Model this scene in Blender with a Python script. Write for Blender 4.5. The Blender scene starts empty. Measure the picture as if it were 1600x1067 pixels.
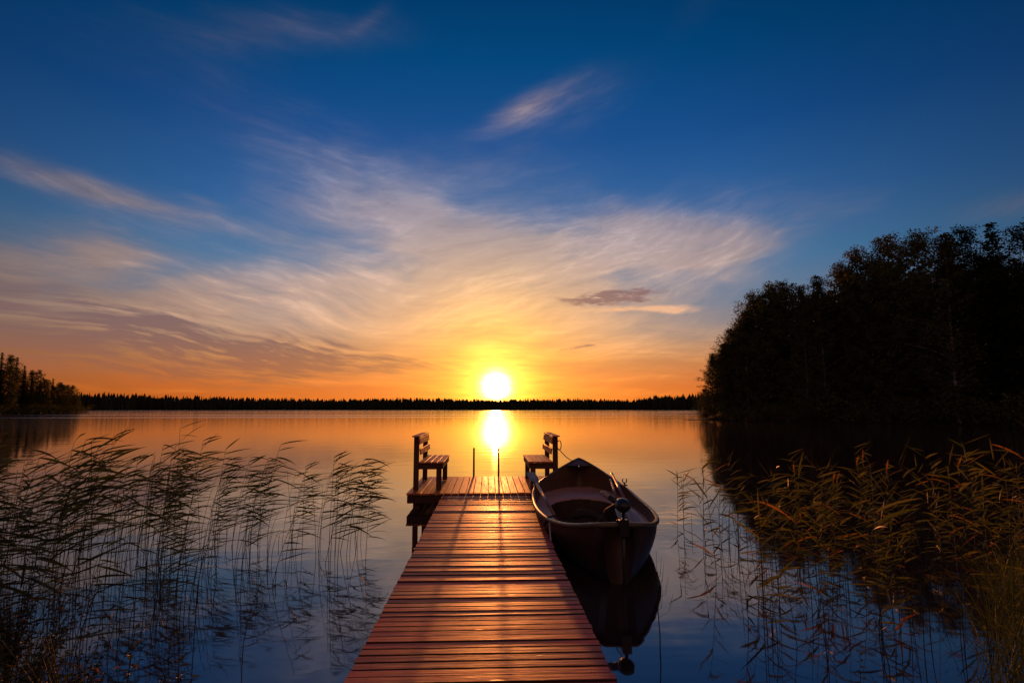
import bpy, bmesh, math, random
from mathutils import Vector, Matrix, noise as mnoise
R = math.radians
random.seed(7)
scn = bpy.context.scene
COL = scn.collection

# ------------------------------------------------------------------ camera
cd = bpy.data.cameras.new('camera')
cam = bpy.data.objects.new('camera', cd)
COL.objects.link(cam)
scn.camera = cam
cd.sensor_width = 36
cd.lens = 36 * 889 / 1600
cd.clip_start = 0.05
cd.clip_end = 20000
cam.location = (0, 0, 1.64)
cam.rotation_euler = (R(90 + 6.77), 0, R(-2.38))

# ------------------------------------------------------------------ render
scn.render.engine = 'CYCLES'
scn.view_settings.view_transform = 'Standard'
scn.view_settings.look = 'None'
scn.view_settings.exposure = 0.12
scn.view_settings.gamma = 1.0
scn.cycles.use_denoising = True
scn.cycles.max_bounces = 6
scn.cycles.diffuse_bounces = 2
scn.cycles.glossy_bounces = 4
scn.cycles.transmission_bounces = 3
scn.cycles.transparent_max_bounces = 8
scn.cycles.caustics_reflective = False
scn.cycles.caustics_refractive = False
scn.cycles.sample_clamp_indirect = 6.0

SUN_AZ, SUN_EL = R(0.77), R(2.32)
SUN_DIR = Vector((math.sin(SUN_AZ) * math.cos(SUN_EL), math.cos(SUN_AZ) * math.cos(SUN_EL), math.sin(SUN_EL)))


# ------------------------------------------------------------------ node helper
class NT:
    """small expression helper over a node tree"""
    def __init__(s, tree):
        s.t = tree
        s.n = tree.nodes
        s.l = tree.links

    def node(s, typ, **kw):
        nd = s.n.new(typ)
        for k, v in kw.items():
            setattr(nd, k, v)
        return nd

    def put(s, inp, v):
        if isinstance(v, X):
            v = v.s
        if hasattr(v, 'is_output'):
            s.l.new(v, inp)
        else:
            inp.default_value = v

    def m(s, op, *a, clamp=False):
        nd = s.node('ShaderNodeMath', operation=op, use_clamp=clamp)
        for i, v in enumerate(a):
            s.put(nd.inputs[i], v)
        return X(s, nd.outputs[0])

    def comb(s, x, y, z):
        nd = s.node('ShaderNodeCombineXYZ')
        for i, v in enumerate((x, y, z)):
            s.put(nd.inputs[i], v)
        return nd.outputs[0]

    def noise(s, vec, scale, detail=4, rough=.55, dist=0., out=0):
        nd = s.node('ShaderNodeTexNoise')
        s.put(nd.inputs['Vector'], vec)
        nd.inputs['Scale'].default_value = scale
        nd.inputs['Detail'].default_value = detail
        nd.inputs['Roughness'].default_value = rough
        nd.inputs['Distortion'].default_value = dist
        return X(s, nd.outputs[out]) if out == 0 else nd.outputs[out]

    def ramp(s, fac, pts, interp='LINEAR'):
        nd = s.node('ShaderNodeValToRGB')
        cr = nd.color_ramp
        cr.interpolation = interp
        while len(cr.elements) > 1:
            cr.elements.remove(cr.elements[-1])
        for i, (p, c) in enumerate(pts):
            e = cr.elements[0] if i == 0 else cr.elements.new(p)
            e.position = p
            if not isinstance(c, (tuple, list)):
                c = (c, c, c)
            e.color = (*c[:3], 1)
        s.put(nd.inputs[0], fac)
        return nd.outputs[0]

    def mix(s, fac, a, b, mode='MIX'):
        nd = s.node('ShaderNodeMixRGB', blend_type=mode)
        s.put(nd.inputs[0], fac)
        for i, v in ((1, a), (2, b)):
            if isinstance(v, tuple) and len(v) == 3:
                v = (*v, 1)
            s.put(nd.inputs[i], v)
        return nd.outputs[0]

    def scale(s, col, f):
        nd = s.node('ShaderNodeVectorMath', operation='SCALE')
        s.put(nd.inputs[0], col)
        s.put(nd.inputs['Scale'], f)
        return nd.outputs[0]

    def addc(s, a, b):
        nd = s.node('ShaderNodeVectorMath', operation='ADD')
        s.put(nd.inputs[0], a)
        s.put(nd.inputs[1], b)
        return nd.outputs[0]


class X:
    def __init__(s, nt, sock):
        s.nt, s.s = nt, sock

    def __add__(s, o): return s.nt.m('ADD', s, o)
    __radd__ = __add__
    def __mul__(s, o): return s.nt.m('MULTIPLY', s, o)
    __rmul__ = __mul__
    def __sub__(s, o): return s.nt.m('SUBTRACT', s, o)
    def __rsub__(s, o): return s.nt.m('SUBTRACT', o, s)
    def __truediv__(s, o): return s.nt.m('DIVIDE', s, o)
    def __neg__(s): return s.nt.m('MULTIPLY', s, -1.0)
    def exp(s): return s.nt.m('EXPONENT', s)
    def clamp(s): return s.nt.m('ADD', s, 0.0, clamp=True)
    def smooth(s, a, b):
        nd = s.nt.node('ShaderNodeMapRange', interpolation_type='SMOOTHSTEP')
        s.nt.put(nd.inputs[0], s)
        nd.inputs[1].default_value = a
        nd.inputs[2].default_value = b
        return X(s.nt, nd.outputs[0])


# ------------------------------------------------------------------ world
def build_world():
    w = bpy.data.worlds.new("World")
    scn.world = w
    w.use_nodes = True
    nt = NT(w.node_tree)
    nt.n.clear()
    tc = nt.node('ShaderNodeTexCoord')
    sep = nt.node('ShaderNodeSeparateXYZ')
    nt.l.new(tc.outputs['Generated'], sep.inputs[0])
    x, y, z = (X(nt, sep.outputs[i]) for i in range(3))
    DEG = 180 / math.pi
    A = nt.m('ARCTAN2', x, y) * DEG
    E = nt.m('ARCSINE', z) * DEG
    dp = nt.node('ShaderNodeVectorMath', operation='DOT_PRODUCT')
    nt.l.new(tc.outputs['Generated'], dp.inputs[0])
    dp.inputs[1].default_value = SUN_DIR
    dist = nt.m('ARCCOSINE', nt.m('MINIMUM', X(nt, dp.outputs['Value']), 0.9999999)) * DEG

    # atmosphere: the sky texture
    sky = nt.node('ShaderNodeTexSky', sky_type='NISHITA', sun_disc=False)
    sky.sun_elevation = SUN_EL
    sky.sun_rotation = SUN_AZ
    sky.dust_density = 0.6
    sky.air_density = 1.0
    sky.ozone_density = 5.0
    skyc = nt.mix(1.0, sky.outputs[0], (0.10, 0.33, 0.50), 'MULTIPLY')
    bg1 = nt.node('ShaderNodeBackground')
    nt.put(bg1.inputs[0], skyc)
    bg1.inputs[1].default_value = 0.05

    # clear-air colour by height, dimmer away from the sun
    base = nt.ramp(nt.m('MAXIMUM', E, 0.0) / 90.0, [
        (0.0, (.52, .085, .002)), (2 / 90, (.50, .115, .006)), (4.5 / 90, (.42, .16, .04)),
        (7 / 90, (.25, .185, .14)), (10 / 90, (.125, .17, .22)), (14 / 90, (.055, .155, .28)), (19 / 90, (.028, .110, .275)),
        (26 / 90, (.008, .068, .225)), (33 / 90, (.000, .055, .17)), (40 / 90, (.000, .040, .125)), (60 / 90, (.002, .026, .09)), (1, (.003, .018, .07))])
    fall = nt.ramp(dist / 180.0, [(0, 1.15), (15 / 180, 1.05), (30 / 180, .90), (42 / 180, .60), (52 / 180, .40), (90 / 180, .28), (1, .3)])
    base = nt.mix(1.0, base, fall, 'MULTIPLY')
    base = nt.mix(dist.smooth(75, 130), base, (.22, .115, .085))  # warm fill glow added to the sky opposite the sun, lifts shaded sides

    def blob(a0, e0, wa, we, th=0.0, warp=0.0):
        c, s_ = math.cos(R(th)), math.sin(R(th))
        da, de = A - a0, E - e0
        if warp:
            da = da + WX * warp
            de = de + WY * warp
        u = (da * c + de * s_) / wa
        v = (de * c - da * s_) / we
        return (-(u * u + v * v)).exp()

    def streaks(th, la, le, seed, detail=6, rough=.56, dist_=.15):
        c, s_ = math.cos(R(th)), math.sin(R(th))
        AW, EW = A + WX * 1.2 + LX * 6, E + WY * .7 + LY * 2.6
        u = (AW * c + EW * s_) / la
        v = (EW * c - AW * s_) / le
        return nt.noise(nt.comb(u, v, seed), 1.0, detail, rough, dist_)

    WX = (nt.noise(nt.comb(A / 9, E / 5, 3.1), 1, 3) - .5) * 2
    WY = (nt.noise(nt.comb(A / 9, E / 5, 8.7), 1, 3) - .5) * 2
    LX = (nt.noise(nt.comb(A / 24, E / 13, 41.0), 1, 1) - .5) * 2
    LY = (nt.noise(nt.comb(A / 22, E / 12, 55.0), 1, 1) - .5) * 2
    nR = streaks(17, 12, 3.0, 1.3)          # rising to the right
    nL = streaks(-10, 14, 2.0, 5.2)         # falling to the right
    nH = streaks(-4, 16, 1.3, 9.4)          # low flat bands
    nF1 = streaks(14, 4.2, .8, 12.0, 10, .68, .3)
    nF2 = streaks(-6, 5.0, .75, 17.0, 10, .68, .3)
    side = A.smooth(-22, 6)
    nF = nF2 + (nF1 - nF2) * side
    nM = nL + (nR - nL) * side
    loww = 1 - E.smooth(3.0, 10.0)
    nM = nM + (nH - nM) * loww

    veil = (blob(1, 12, 18, 7.6, 4, 3) * 1.05 + blob(9, 17.2, 7.5, 2.4, 10, 1) * .45 + blob(-14, 7.5, 22, 5.5, 0, 3) * .8 + blob(17, 14, 11, 4.6, 22, 2.5) * .75
            + blob(-8, 19, 14, 4.5, -14, 2.5) * .6 + blob(-36, 9.5, 10, 4.6, -6, 2) * .95 + blob(-33, 17.4, 9.5, 1.1, -7, .9) * .9
            + blob(-19, 33.4, 10, 1.7, 8, 1) * .38 + blob(-12.6, 35.2, 2.6, .6, 32, .4) * .25
            + blob(4.6, 29.3, 4.6, 1.2, 20, .35) * .95 + blob(9, 29.3, 8, 3.0, 18, .5) * .3 + blob(28, 15.5, 8, 2.2, 20, 2) * .4
            +  blob(-33.5, 12.6, 4.5, 1.3, 12, .6) * .55 + blob(20.5, 14.2, 3, .5, 5, .3) * .4 + blob(-27, 18.2, 2.2, .4, -8, .2) * .4 + blob(-12, 21, 13, 4.5, 0, 2) * .30 + blob(-28, 30, 16, 8, 10, 2) * .16
            + blob(45, 15.5, 5, 1.2, 0, .6) * .4 + blob(22, 36, 4, 2, 30, 1) * .18)
    nS = nt.noise(nt.comb(A / 11 + WX * .3, E / 4.5 + WY * .3, 31.0), 1.0, 2, .5)
    vm = (veil * (nM * .75 + nS * 1.6 - .30) + (nF - .5) * veil * .55 - .05)
    vmask = vm.smooth(0.0, 1.1)
    low = (1 - E.smooth(5.0, 11.0)) * (nH * .8 + nM * .5).smooth(.42, .82) * .8

    ccol = nt.ramp(nt.m('MAXIMUM', E, 0.0) / 45.0, [
        (0, (.60, .13, .005)), (2.5 / 45, (.66, .20, .025)), (5 / 45, (.66, .30, .09)), (8 / 45, (.70, .41, .23)), (12 / 45, (.62, .42, .31)),
        (17 / 45, (.46, .36, .35)), (22 / 45, (.33, .31, .39)), (29 / 45, (.36, .28, .32)), (36 / 45, (.20, .20, .30)), (1, (.15, .15, .25))])
    cfall = nt.ramp(dist / 60.0, [(0, 1.25), (12 / 60, 1.0), (24 / 60, .78), (34 / 60, .52), (44 / 60, .33), (1, .22)])
    ccol = nt.mix(1.0, ccol, cfall, 'MULTIPLY')
    thick = (nF * .5 + nM * .7).smooth(.35, .85)
    ccol = nt.mix(1.0, ccol, nt.ramp(thick, [(0, .74), (.6, 1.0), (1, 1.4)]), 'MULTIPLY')
    col = nt.mix((low * .9).clamp(), base, ccol)
    col = nt.mix((vmask * .92).clamp(), col, ccol)

    # darker, thicker cloud in shade
    dn = streaks(-9, 6, .65, 21.0, 6, .6)
    dk = (blob(-33, 7.0, 16, 2.6, -6, 2) * 1.1 + blob(-22, 5.6, 13, 1.6, -6, 1.5) * 1.0 + blob(-16, 4.2, 9, 1.3, 0, 1.5) * .7
          + blob(-38, 4.6, 12, 2.2, -4, 1) * 1.0 + blob(-28, 3.0, 9, .8, -5, .6) * .8 + blob(-6, 4.2, 8, 1.0, 4, 1) * .35)
    dkm = (dk * (dn * 3.4 + nF * 2.2 - 2.25)).smooth(.05, 1.1)
    dcol = nt.ramp(nt.m('MAXIMUM', E, 0.0) / 12.0, [(0, (.36, .10, .025)), (3 / 12, (.30, .10, .035)), (6 / 12, (.20, .095, .06)), (1, (.12, .095, .095))])
    col = nt.mix((dkm * .95).clamp(), col, dcol)
    fn = nt.noise(nt.comb(A / 1.8, E / .45, 2.2), 1, 6, .65, .4)
    sm = (blob(13.0, 11.0, 4.2, .75, 3, .5) * 2.2 + blob(9.4, 6.2, 3.4, .18, 8, .2) * 1.1 + blob(7.6, 11.0, 2.0, .3, 0, .3) * .7)
    smm = (sm * (fn * 3.2 - .95)).smooth(.2, 1.1)
    col = nt.mix((smm * .9).clamp(), col, (.20, .105, .09))
    br = (blob(18.6, 9.5, 2.6, .45, -4, .4) * 1.4 + blob(13.5, 9.85, 4.5, .38, 0, .3) * 1.2) * (fn * 1.5)
    col = nt.mix((br.smooth(.3, 1.1) * .75).clamp(), col, (.86, .46, .22))

    # light round the sun
    nearsun = (-nt.m('POWER', dist / 12.0, 2.0)).exp() * .92
    col = nt.mix(nearsun, col, nt.mix(1.0, col, (1.15, .80, .10), 'MULTIPLY'))
    lowc = (1 - E.smooth(0.5, 8.0)) * .92
    col = nt.mix(lowc, col, nt.mix(1.0, col, (1.12, .86, .45), 'MULTIPLY'))
    nG = nt.noise(nt.comb((A + WX) / 5.0, (E + WY * .3) / .42, 61.0), 1, 5, .6, .2)
    g0 = (-(nt.m('POWER', dist * (.80 + nG * .45), 2.0))).exp() * 60.0
    g1 = (-(nt.m('POWER', dist / 2.3, 1.5))).exp() * (.5 + nG * 2.4)
    g2 = (-(dist / 4.0)).exp() * (.30 + nG * 1.9)
    sq = nt.m('POWER', (A - SUN_AZ * DEG) / 17.0, 2.0) + nt.m('POWER', (E - 2.0) / 5.0, 2.0)
    g3 = (-nt.m('POWER', sq, .6)).exp() * .36
    gl = nt.addc(nt.scale((1.0, .36, .075), g0), nt.addc(nt.scale((1.0, .72, .10), g1), nt.addc(nt.scale((1.0, .50, .0), g2), nt.scale((.85, .26, 0.), g3))))
    col = nt.addc(col, gl)
    bg2 = nt.node('ShaderNodeBackground')
    nt.put(bg2.inputs[0], col)
    bg2.inputs[1].default_value = 1.0
    ad = nt.node('ShaderNodeAddShader')
    nt.l.new(bg1.outputs[0], ad.inputs[0])
    nt.l.new(bg2.outputs[0], ad.inputs[1])
    out = nt.node('ShaderNodeOutputWorld')
    nt.l.new(ad.outputs[0], out.inputs[0])
    w.cycles.sampling_method = 'MANUAL'
    w.cycles.sample_map_resolution = 2048


build_world()

sl = bpy.data.lights.new('sun', 'SUN')
sl.energy = 2.0
sl.angle = R(0.7)
sl.color = (1.0, .28, .06)
so = bpy.data.objects.new('sun', sl)
COL.objects.link(so)
so.rotation_euler = SUN_DIR.to_track_quat('Z', 'Y').to_euler()


# ------------------------------------------------------------------ object helpers
def tag(o, label=None, cat=None, group=None, kind=None):
    if label: o['label'] = label
    if cat: o['category'] = cat
    if group: o['group'] = group
    if kind: o['kind'] = kind
    return o


def empty(name, loc, label, cat, group=None, rz=0):
    o = bpy.data.objects.new(name, None)
    COL.objects.link(o)
    o.location = loc
    o.rotation_euler = (0, 0, rz)
    o.empty_display_size = .1
    return tag(o, label, cat, group)


def mesh_obj(name, bm, mat, parent=None, smooth=False):
    me = bpy.data.meshes.new(name)
    if smooth:
        for f in bm.faces: f.smooth = True
    bm.to_mesh(me)
    bm.free()
    for m_ in (mat if isinstance(mat, (list, tuple)) else [mat]):
        me.materials.append(m_)
    o = bpy.data.objects.new(name, me)
    COL.objects.link(o)
    if parent: o.parent = parent
    return o


def from_lists(name, vs, fs, mat, parent=None, smooth=False, mi=None):
    me = bpy.data.meshes.new(name)
    me.from_pydata(vs, [], fs)
    if mi: me.polygons.foreach_set('material_index', mi)
    if smooth: me.polygons.foreach_set('use_smooth', [True] * len(fs))
    for m_ in (mat if isinstance(mat, (list, tuple)) else [mat]):
        me.materials.append(m_)
    o = bpy.data.objects.new(name, me)
    COL.objects.link(o)
    if parent: o.parent = parent
    return o


def box(bm, x0, x1, y0, y1, z0, z1, ch=.004, M=None, jit=0):
    """box with chamfered edges"""
    r_ = bmesh.ops.create_cube(bm, size=1)
    vs = r_['verts']
    for v in vs:
        v.co = Vector(((x0 + x1) / 2 + v.co.x * (x1 - x0), (y0 + y1) / 2 + v.co.y * (y1 - y0), (z0 + z1) / 2 + v.co.z * (z1 - z0)))
        if jit: v.co += Vector((random.uniform(-jit, jit), random.uniform(-jit, jit), random.uniform(-jit, jit)))
    if ch:
        es = list({e for v in vs for e in v.link_edges})
        rr = bmesh.ops.bevel(bm, geom=es, offset=ch, segments=1, affect='EDGES')
        vs = rr['verts']
    if M is not None:
        bmesh.ops.transform(bm, matrix=M, verts=list({v for v in vs}))
    return vs


def tube(bm, pts, rad, seg=8, cap=True, flat=1.0):
    pts = [Vector(p) for p in pts]
    n = len(pts)
    rads = rad if isinstance(rad, (list, tuple)) else [rad] * n
    rings = []
    up = Vector((0, 0, 1))
    prev = None
    for i, p in enumerate(pts):
        d = (pts[min(i + 1, n - 1)] - pts[max(i - 1, 0)]).normalized()
        if prev is None:
            a = d.cross(up)
            if a.length < .05: a = d.cross(Vector((1, 0, 0)))
            a.normalize()
        else:
            a = (prev - d * prev.dot(d)).normalized()
        prev = a
        b = d.cross(a)
        rings.append([bm.verts.new(p + (a * math.cos(2 * math.pi * k / seg) + b * flat * math.sin(2 * math.pi * k / seg)) * rads[i]) for k in range(seg)])
    for i in range(n - 1):
        for k in range(seg):
            bm.faces.new((rings[i][k], rings[i][(k + 1) % seg], rings[i + 1][(k + 1) % seg], rings[i + 1][k]))
    if cap:
        bm.faces.new(rings[0][::-1])
        bm.faces.new(rings[-1])
    return rings


def lerp_tab(tab, t):
    if t <= tab[0][0]: return tab[0][1]
    for (a, va), (b, vb) in zip(tab, tab[1:]):
        if t <= b:
            f = (t - a) / (b - a)
            return va + (vb - va) * f
    return tab[-1][1]


def smooth_tab(tab, t):
    """Catmull-Rom through a table"""
    if t <= tab[0][0]: return tab[0][1]
    if t >= tab[-1][0]: return tab[-1][1]
    for i in range(len(tab) - 1):
        if t <= tab[i + 1][0]:
            (x0, p0) = tab[max(i - 1, 0)]
            (x1, p1), (x2, p2) = tab[i], tab[i + 1]
            (x3, p3) = tab[min(i + 2, len(tab) - 1)]
            h = x2 - x1
            m1 = (p2 - p0) / (x2 - x0)
            m2 = (p3 - p1) / (x3 - x1)
            u = (t - x1) / h
            return ((2 * u ** 3 - 3 * u * u + 1) * p1 + (u ** 3 - 2 * u * u + u) * h * m1 + (-2 * u ** 3 + 3 * u * u) * p2 + (u ** 3 - u * u) * h * m2)


def ss(a, b, x):
    t = max(0., min(1., (x - a) / (b - a)))
    return t * t * (3 - 2 * t)


# ------------------------------------------------------------------ materials
def material(name):
    m_ = bpy.data.materials.new(name)
    m_.use_nodes = True
    nt = NT(m_.node_tree)
    b = nt.n['Principled BSDF']
    return m_, nt, b


def bump(nt, b, h, strength=.3, dist=.01):
    nd = nt.node('ShaderNodeBump')
    nd.inputs['Strength'].default_value = strength
    nd.inputs['Distance'].default_value = dist
    nt.put(nd.inputs['Height'], h)
    nt.l.new(nd.outputs[0], b.inputs['Normal'])


def simple(name, col, rough=.6, var=.25, scale=8, spec=.5, bstr=.15, metal=0):
    m_, nt, b = material(name)
    tc = nt.node('ShaderNodeTexCoord')
    n = nt.noise(tc.outputs['Object'], scale, 5, .6)
    c = nt.ramp(n, [(.25, tuple(v * (1 - var) for v in col)), (.75, tuple(min(1, v * (1 + var)) for v in col))])
    nt.put(b.inputs['Base Color'], c)
    nt.put(b.inputs['Roughness'], n * .25 + (rough - .12))
    b.inputs['Specular IOR Level'].default_value = spec
    b.inputs['Metallic'].default_value = metal
    bump(nt, b, nt.noise(tc.outputs['Object'], scale * 4, 4, .6), bstr, .004)
    return m_


def wood(name, c1, c2, axis='X', rough=.42, spec=.5, nails=False):
    """weathered board; grain runs along one axis"""
    m_, nt, b = material(name)
    tc = nt.node('ShaderNodeTexCoord')
    geo = nt.node('ShaderNodeNewGeometry')
    rnd = X(nt, geo.outputs['Random Per Island'])
    sep = nt.node('ShaderNodeSeparateXYZ')
    nt.l.new(tc.outputs['Object'], sep.inputs[0])
    x, y, z = (X(nt, sep.outputs[i]) for i in range(3))
    if axis == 'X': u, v, w_ = x, y, z
    elif axis == 'Y': u, v, w_ = y, x, z
    else: u, v, w_ = z, x, y
    vec = nt.comb(u * 2.2 + rnd * 37.0, v * 42.0 + rnd * 11.0, w_ * 42.0)
    g = nt.noise(vec, 1.0, 6, .62, .4)
    vec2 = nt.comb(u * 1.3 + rnd * 17.0, v * 6.0, w_ * 6.0)
    st = nt.noise(vec2, 1.0, 4, .6, .2)
    base = nt.mix(g.smooth(.3, .72), c1, c2)
    tint = nt.ramp(rnd, [(0, (.62, .60, .60)), (.35, (.9, .88, .86)), (.7, (1.05, 1.0, .96)), (1, (1.3, 1.2, 1.1))])
    base = nt.mix(1.0, base, tint, 'MULTIPLY')
    base = nt.mix(1.0, base, nt.ramp(st, [(.3, .62), (.55, 1.0), (.8, 1.2)]), 'MULTIPLY')
    # knots
    vor = nt.node('ShaderNodeTexVoronoi')
    nt.put(vor.inputs['Vector'], nt.comb(u * 2.4 + rnd * 50, v * 9.0 + rnd * 31, w_ * 4.0))
    vor.inputs['Scale'].default_value = 1.0
    kn = X(nt, vor.outputs['Distance']).smooth(.05, .13)
    base = nt.mix(1.0, base, nt.ramp(kn, [(0, .35), (1, 1.0)]), 'MULTIPLY')
    nt.put(b.inputs['Base Color'], base)
    nt.put(b.inputs['Roughness'], (g * .30 + st * .2 + (rough - .25)).clamp())
    b.inputs['Specular IOR Level'].default_value = spec
    if nails:      # rusty nail heads over the two bearers, a pair to each board
        nx = nt.m('ABSOLUTE', nt.m('ABSOLUTE', x) - .60 + (rnd - .5) * .02)
        fy = nt.m('ABSOLUTE', nt.m('FRACT', y / .044 + rnd * .4) - .5)
        nail = (nx * nx + (fy * .044) * (fy * .044)).smooth(.000018, .00004)
        base = nt.mix(1.0, base, nt.ramp(nail, [(0, .18), (1, 1.0)]), 'MULTIPLY')
        crack = nt.noise(nt.comb(x * 1.6 + rnd * 91.0, y * 260.0, rnd * 40.0), 1.0, 2, .5, .6).smooth(.70, .76)
        base = nt.mix(1.0, base, nt.ramp(crack, [(0, 1.0), (1, .35)]), 'MULTIPLY')
    nt.put(b.inputs['Base Color'], base)
    h = g * .6 + st * .25
    bump(nt, b, h + (1 - kn) * .5, .8, .005)
    return m_


M = {}
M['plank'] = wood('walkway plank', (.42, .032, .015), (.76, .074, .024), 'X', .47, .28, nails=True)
M['plat'] = wood('platform plank', (.58, .12, .022), (.80, .22, .04), 'Y', .5, .4)
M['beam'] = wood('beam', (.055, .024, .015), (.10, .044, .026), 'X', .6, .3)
M['post'] = wood('post', (.09, .038, .022), (.15, .065, .035), 'Z', .6, .3)
M['slat'] = wood('bench board', (.58, .12, .022), (.80, .22, .045), 'Y', .5, .4)
M['pole'] = simple('galvanised pole', (.10, .07, .05), .5, .3, 20, .5, .1, .3)
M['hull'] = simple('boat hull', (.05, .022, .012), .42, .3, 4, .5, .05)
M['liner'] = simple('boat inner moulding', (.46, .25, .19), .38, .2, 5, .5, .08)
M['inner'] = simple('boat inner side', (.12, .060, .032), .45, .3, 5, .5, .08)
M['rim'] = simple('boat rubbing rim', (.13, .10, .05), .35, .25, 8, .5, .05)
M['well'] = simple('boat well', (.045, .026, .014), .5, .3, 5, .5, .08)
M['oar'] = wood('oar wood', (.16, .08, .045), (.27, .15, .09), 'Y', .4, .5)
M['black'] = simple('black plastic', (.02, .018, .02), .32, .3, 12, .5, .03)
M['grey'] = simple('tiller grip', (.35, .27, .22), .35, .15, 12, .5, .03)
M['metal'] = simple('motor tube', (.12, .11, .11), .3, .2, 12, .5, .03, .8)
M['rope_l'] = simple('pale rope', (.5, .45, .38), .8, .2, 60, .2, .4)
M['rope_d'] = simple('dark rope', (.035, .028, .025), .8, .3, 60, .2, .4)
M['bark'] = simple('dark bark', (.055, .042, .032), .9, .4, 3, .1, .6)
M['ground'] = simple('shore ground', (.035, .028, .016), .95, .4, .8, .1, .6)


def birch_bark():
    m_, nt, b = material('birch bark')
    tc = nt.node('ShaderNodeTexCoord')
    sep = nt.node('ShaderNodeSeparateXYZ')
    nt.l.new(tc.outputs['Object'], sep.inputs[0])
    x, y, z = (X(nt, sep.outputs[i]) for i in range(3))
    n = nt.noise(nt.comb(x * 2, y * 2, z * 5), 1.0, 5, .6)
    nt.put(b.inputs['Base Color'], nt.ramp(n, [(.42, (.04, .035, .03)), (.5, (.35, .32, .28)), (.8, (.48, .45, .4))]))
    b.inputs['Roughness'].default_value = .8
    return m_


M['birch'] = birch_bark()


def leafmat(name, c1, c2, trans=.35, rough=.55, spec=.3):
    m_, nt, b = material(name)
    geo = nt.node('ShaderNodeNewGeometry')
    oi = nt.node('ShaderNodeObjectInfo')
    rnd = X(nt, geo.outputs['Random Per Island'])
    n = (rnd * .7 + X(nt, oi.outputs['Random']) * .3)
    c = nt.ramp(n, [(.05, c1), (.95, c2)])
    nt.put(b.inputs['Base Color'], c)
    b.inputs['Roughness'].default_value = rough
    b.inputs['Specular IOR Level'].default_value = spec
    tr = nt.node('ShaderNodeBsdfTranslucent')
    nt.put(tr.inputs['Color'], nt.mix(1.0, c, (1.25, 1.5, .5), 'MULTIPLY'))
    mx = nt.node('ShaderNodeMixShader')
    mx.inputs[0].default_value = trans
    nt.l.new(b.outputs[0], mx.inputs[1])
    nt.l.new(tr.outputs[0], mx.inputs[2])
    nt.l.new(mx.outputs[0], nt.n['Material Output'].inputs[0])
    return m_


M['leaf'] = leafmat('tree foliage', (.045, .046, .012), (.13, .115, .025), .35)
M['needle'] = leafmat('conifer needles', (.014, .020, .010), (.030, .036, .016), .1, .7, .1)
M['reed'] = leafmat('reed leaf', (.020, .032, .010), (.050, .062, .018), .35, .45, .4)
M['reed2'] = leafmat('lit reed leaf', (.055, .065, .014), (.18, .145, .03), .5, .45, .4)  # brighter copy of the reed leaf, sun backlight painted into its colour
M['stem'] = leafmat('reed stem', (.035, .032, .018), (.075, .062, .030), .1, .5, .3)
M['dry'] = leafmat('dry reed leaf', (.30, .085, .02), (.50, .20, .06), .45, .6, .3)
M['grass'] = leafmat('bank grass', (.040, .055, .014), (.15, .15, .035), .45, .5, .3)
M['shrub'] = leafmat('shrub leaves', (.022, .028, .010), (.06, .055, .018), .3, .45, .4)
M['shoot'] = leafmat('shoot leaves', (.07, .08, .02), (.14, .13, .035), .4, .45, .4)


def water_mat():
    m_, nt, b = material('lake water')
    tc = nt.node('ShaderNodeTexCoord')
    sep = nt.node('ShaderNodeSeparateXYZ')
    nt.l.new(tc.outputs['Object'], sep.inputs[0])
    x, y = X(nt, sep.outputs[0]), X(nt, sep.outputs[1])
    b.inputs['Base Color'].default_value = (.030, .016, .018, 1)
    b.inputs['IOR'].default_value = 2.0
    b.inputs['Specular IOR Level'].default_value = .55
    far = y.smooth(10, 60)
    # patches of breeze far out
    band = nt.noise(nt.comb(x / 160, y / 26, 4.0), 1.0, 3, .5, .3).smooth(.5, .62) * y.smooth(60, 140)
    nt.put(b.inputs['Roughness'], far * .045 + .035 + band * .10)
    n1 = nt.noise(nt.comb(x * .55, y * 1.1, 0.0), 1.0, 3, .5)
    n2 = nt.noise(nt.comb(x * 2.4, y * 4.2, 3.0), 1.0, 2, .5)
    bump(nt, b, n1 * 1.0 + n2 * .10, .2, .03)
    return m_


M['water'] = water_mat()

# ------------------------------------------------------------------ the setting
def bank_line(x):
    """y of the near shoreline"""
    a = min(abs(x), 20)
    k = 1.08 if x < 0 else .92
    return 1.35 + k * max(0, a - .9) - .014 * a * a + .2 * math.sin(x * 1.7)


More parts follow.
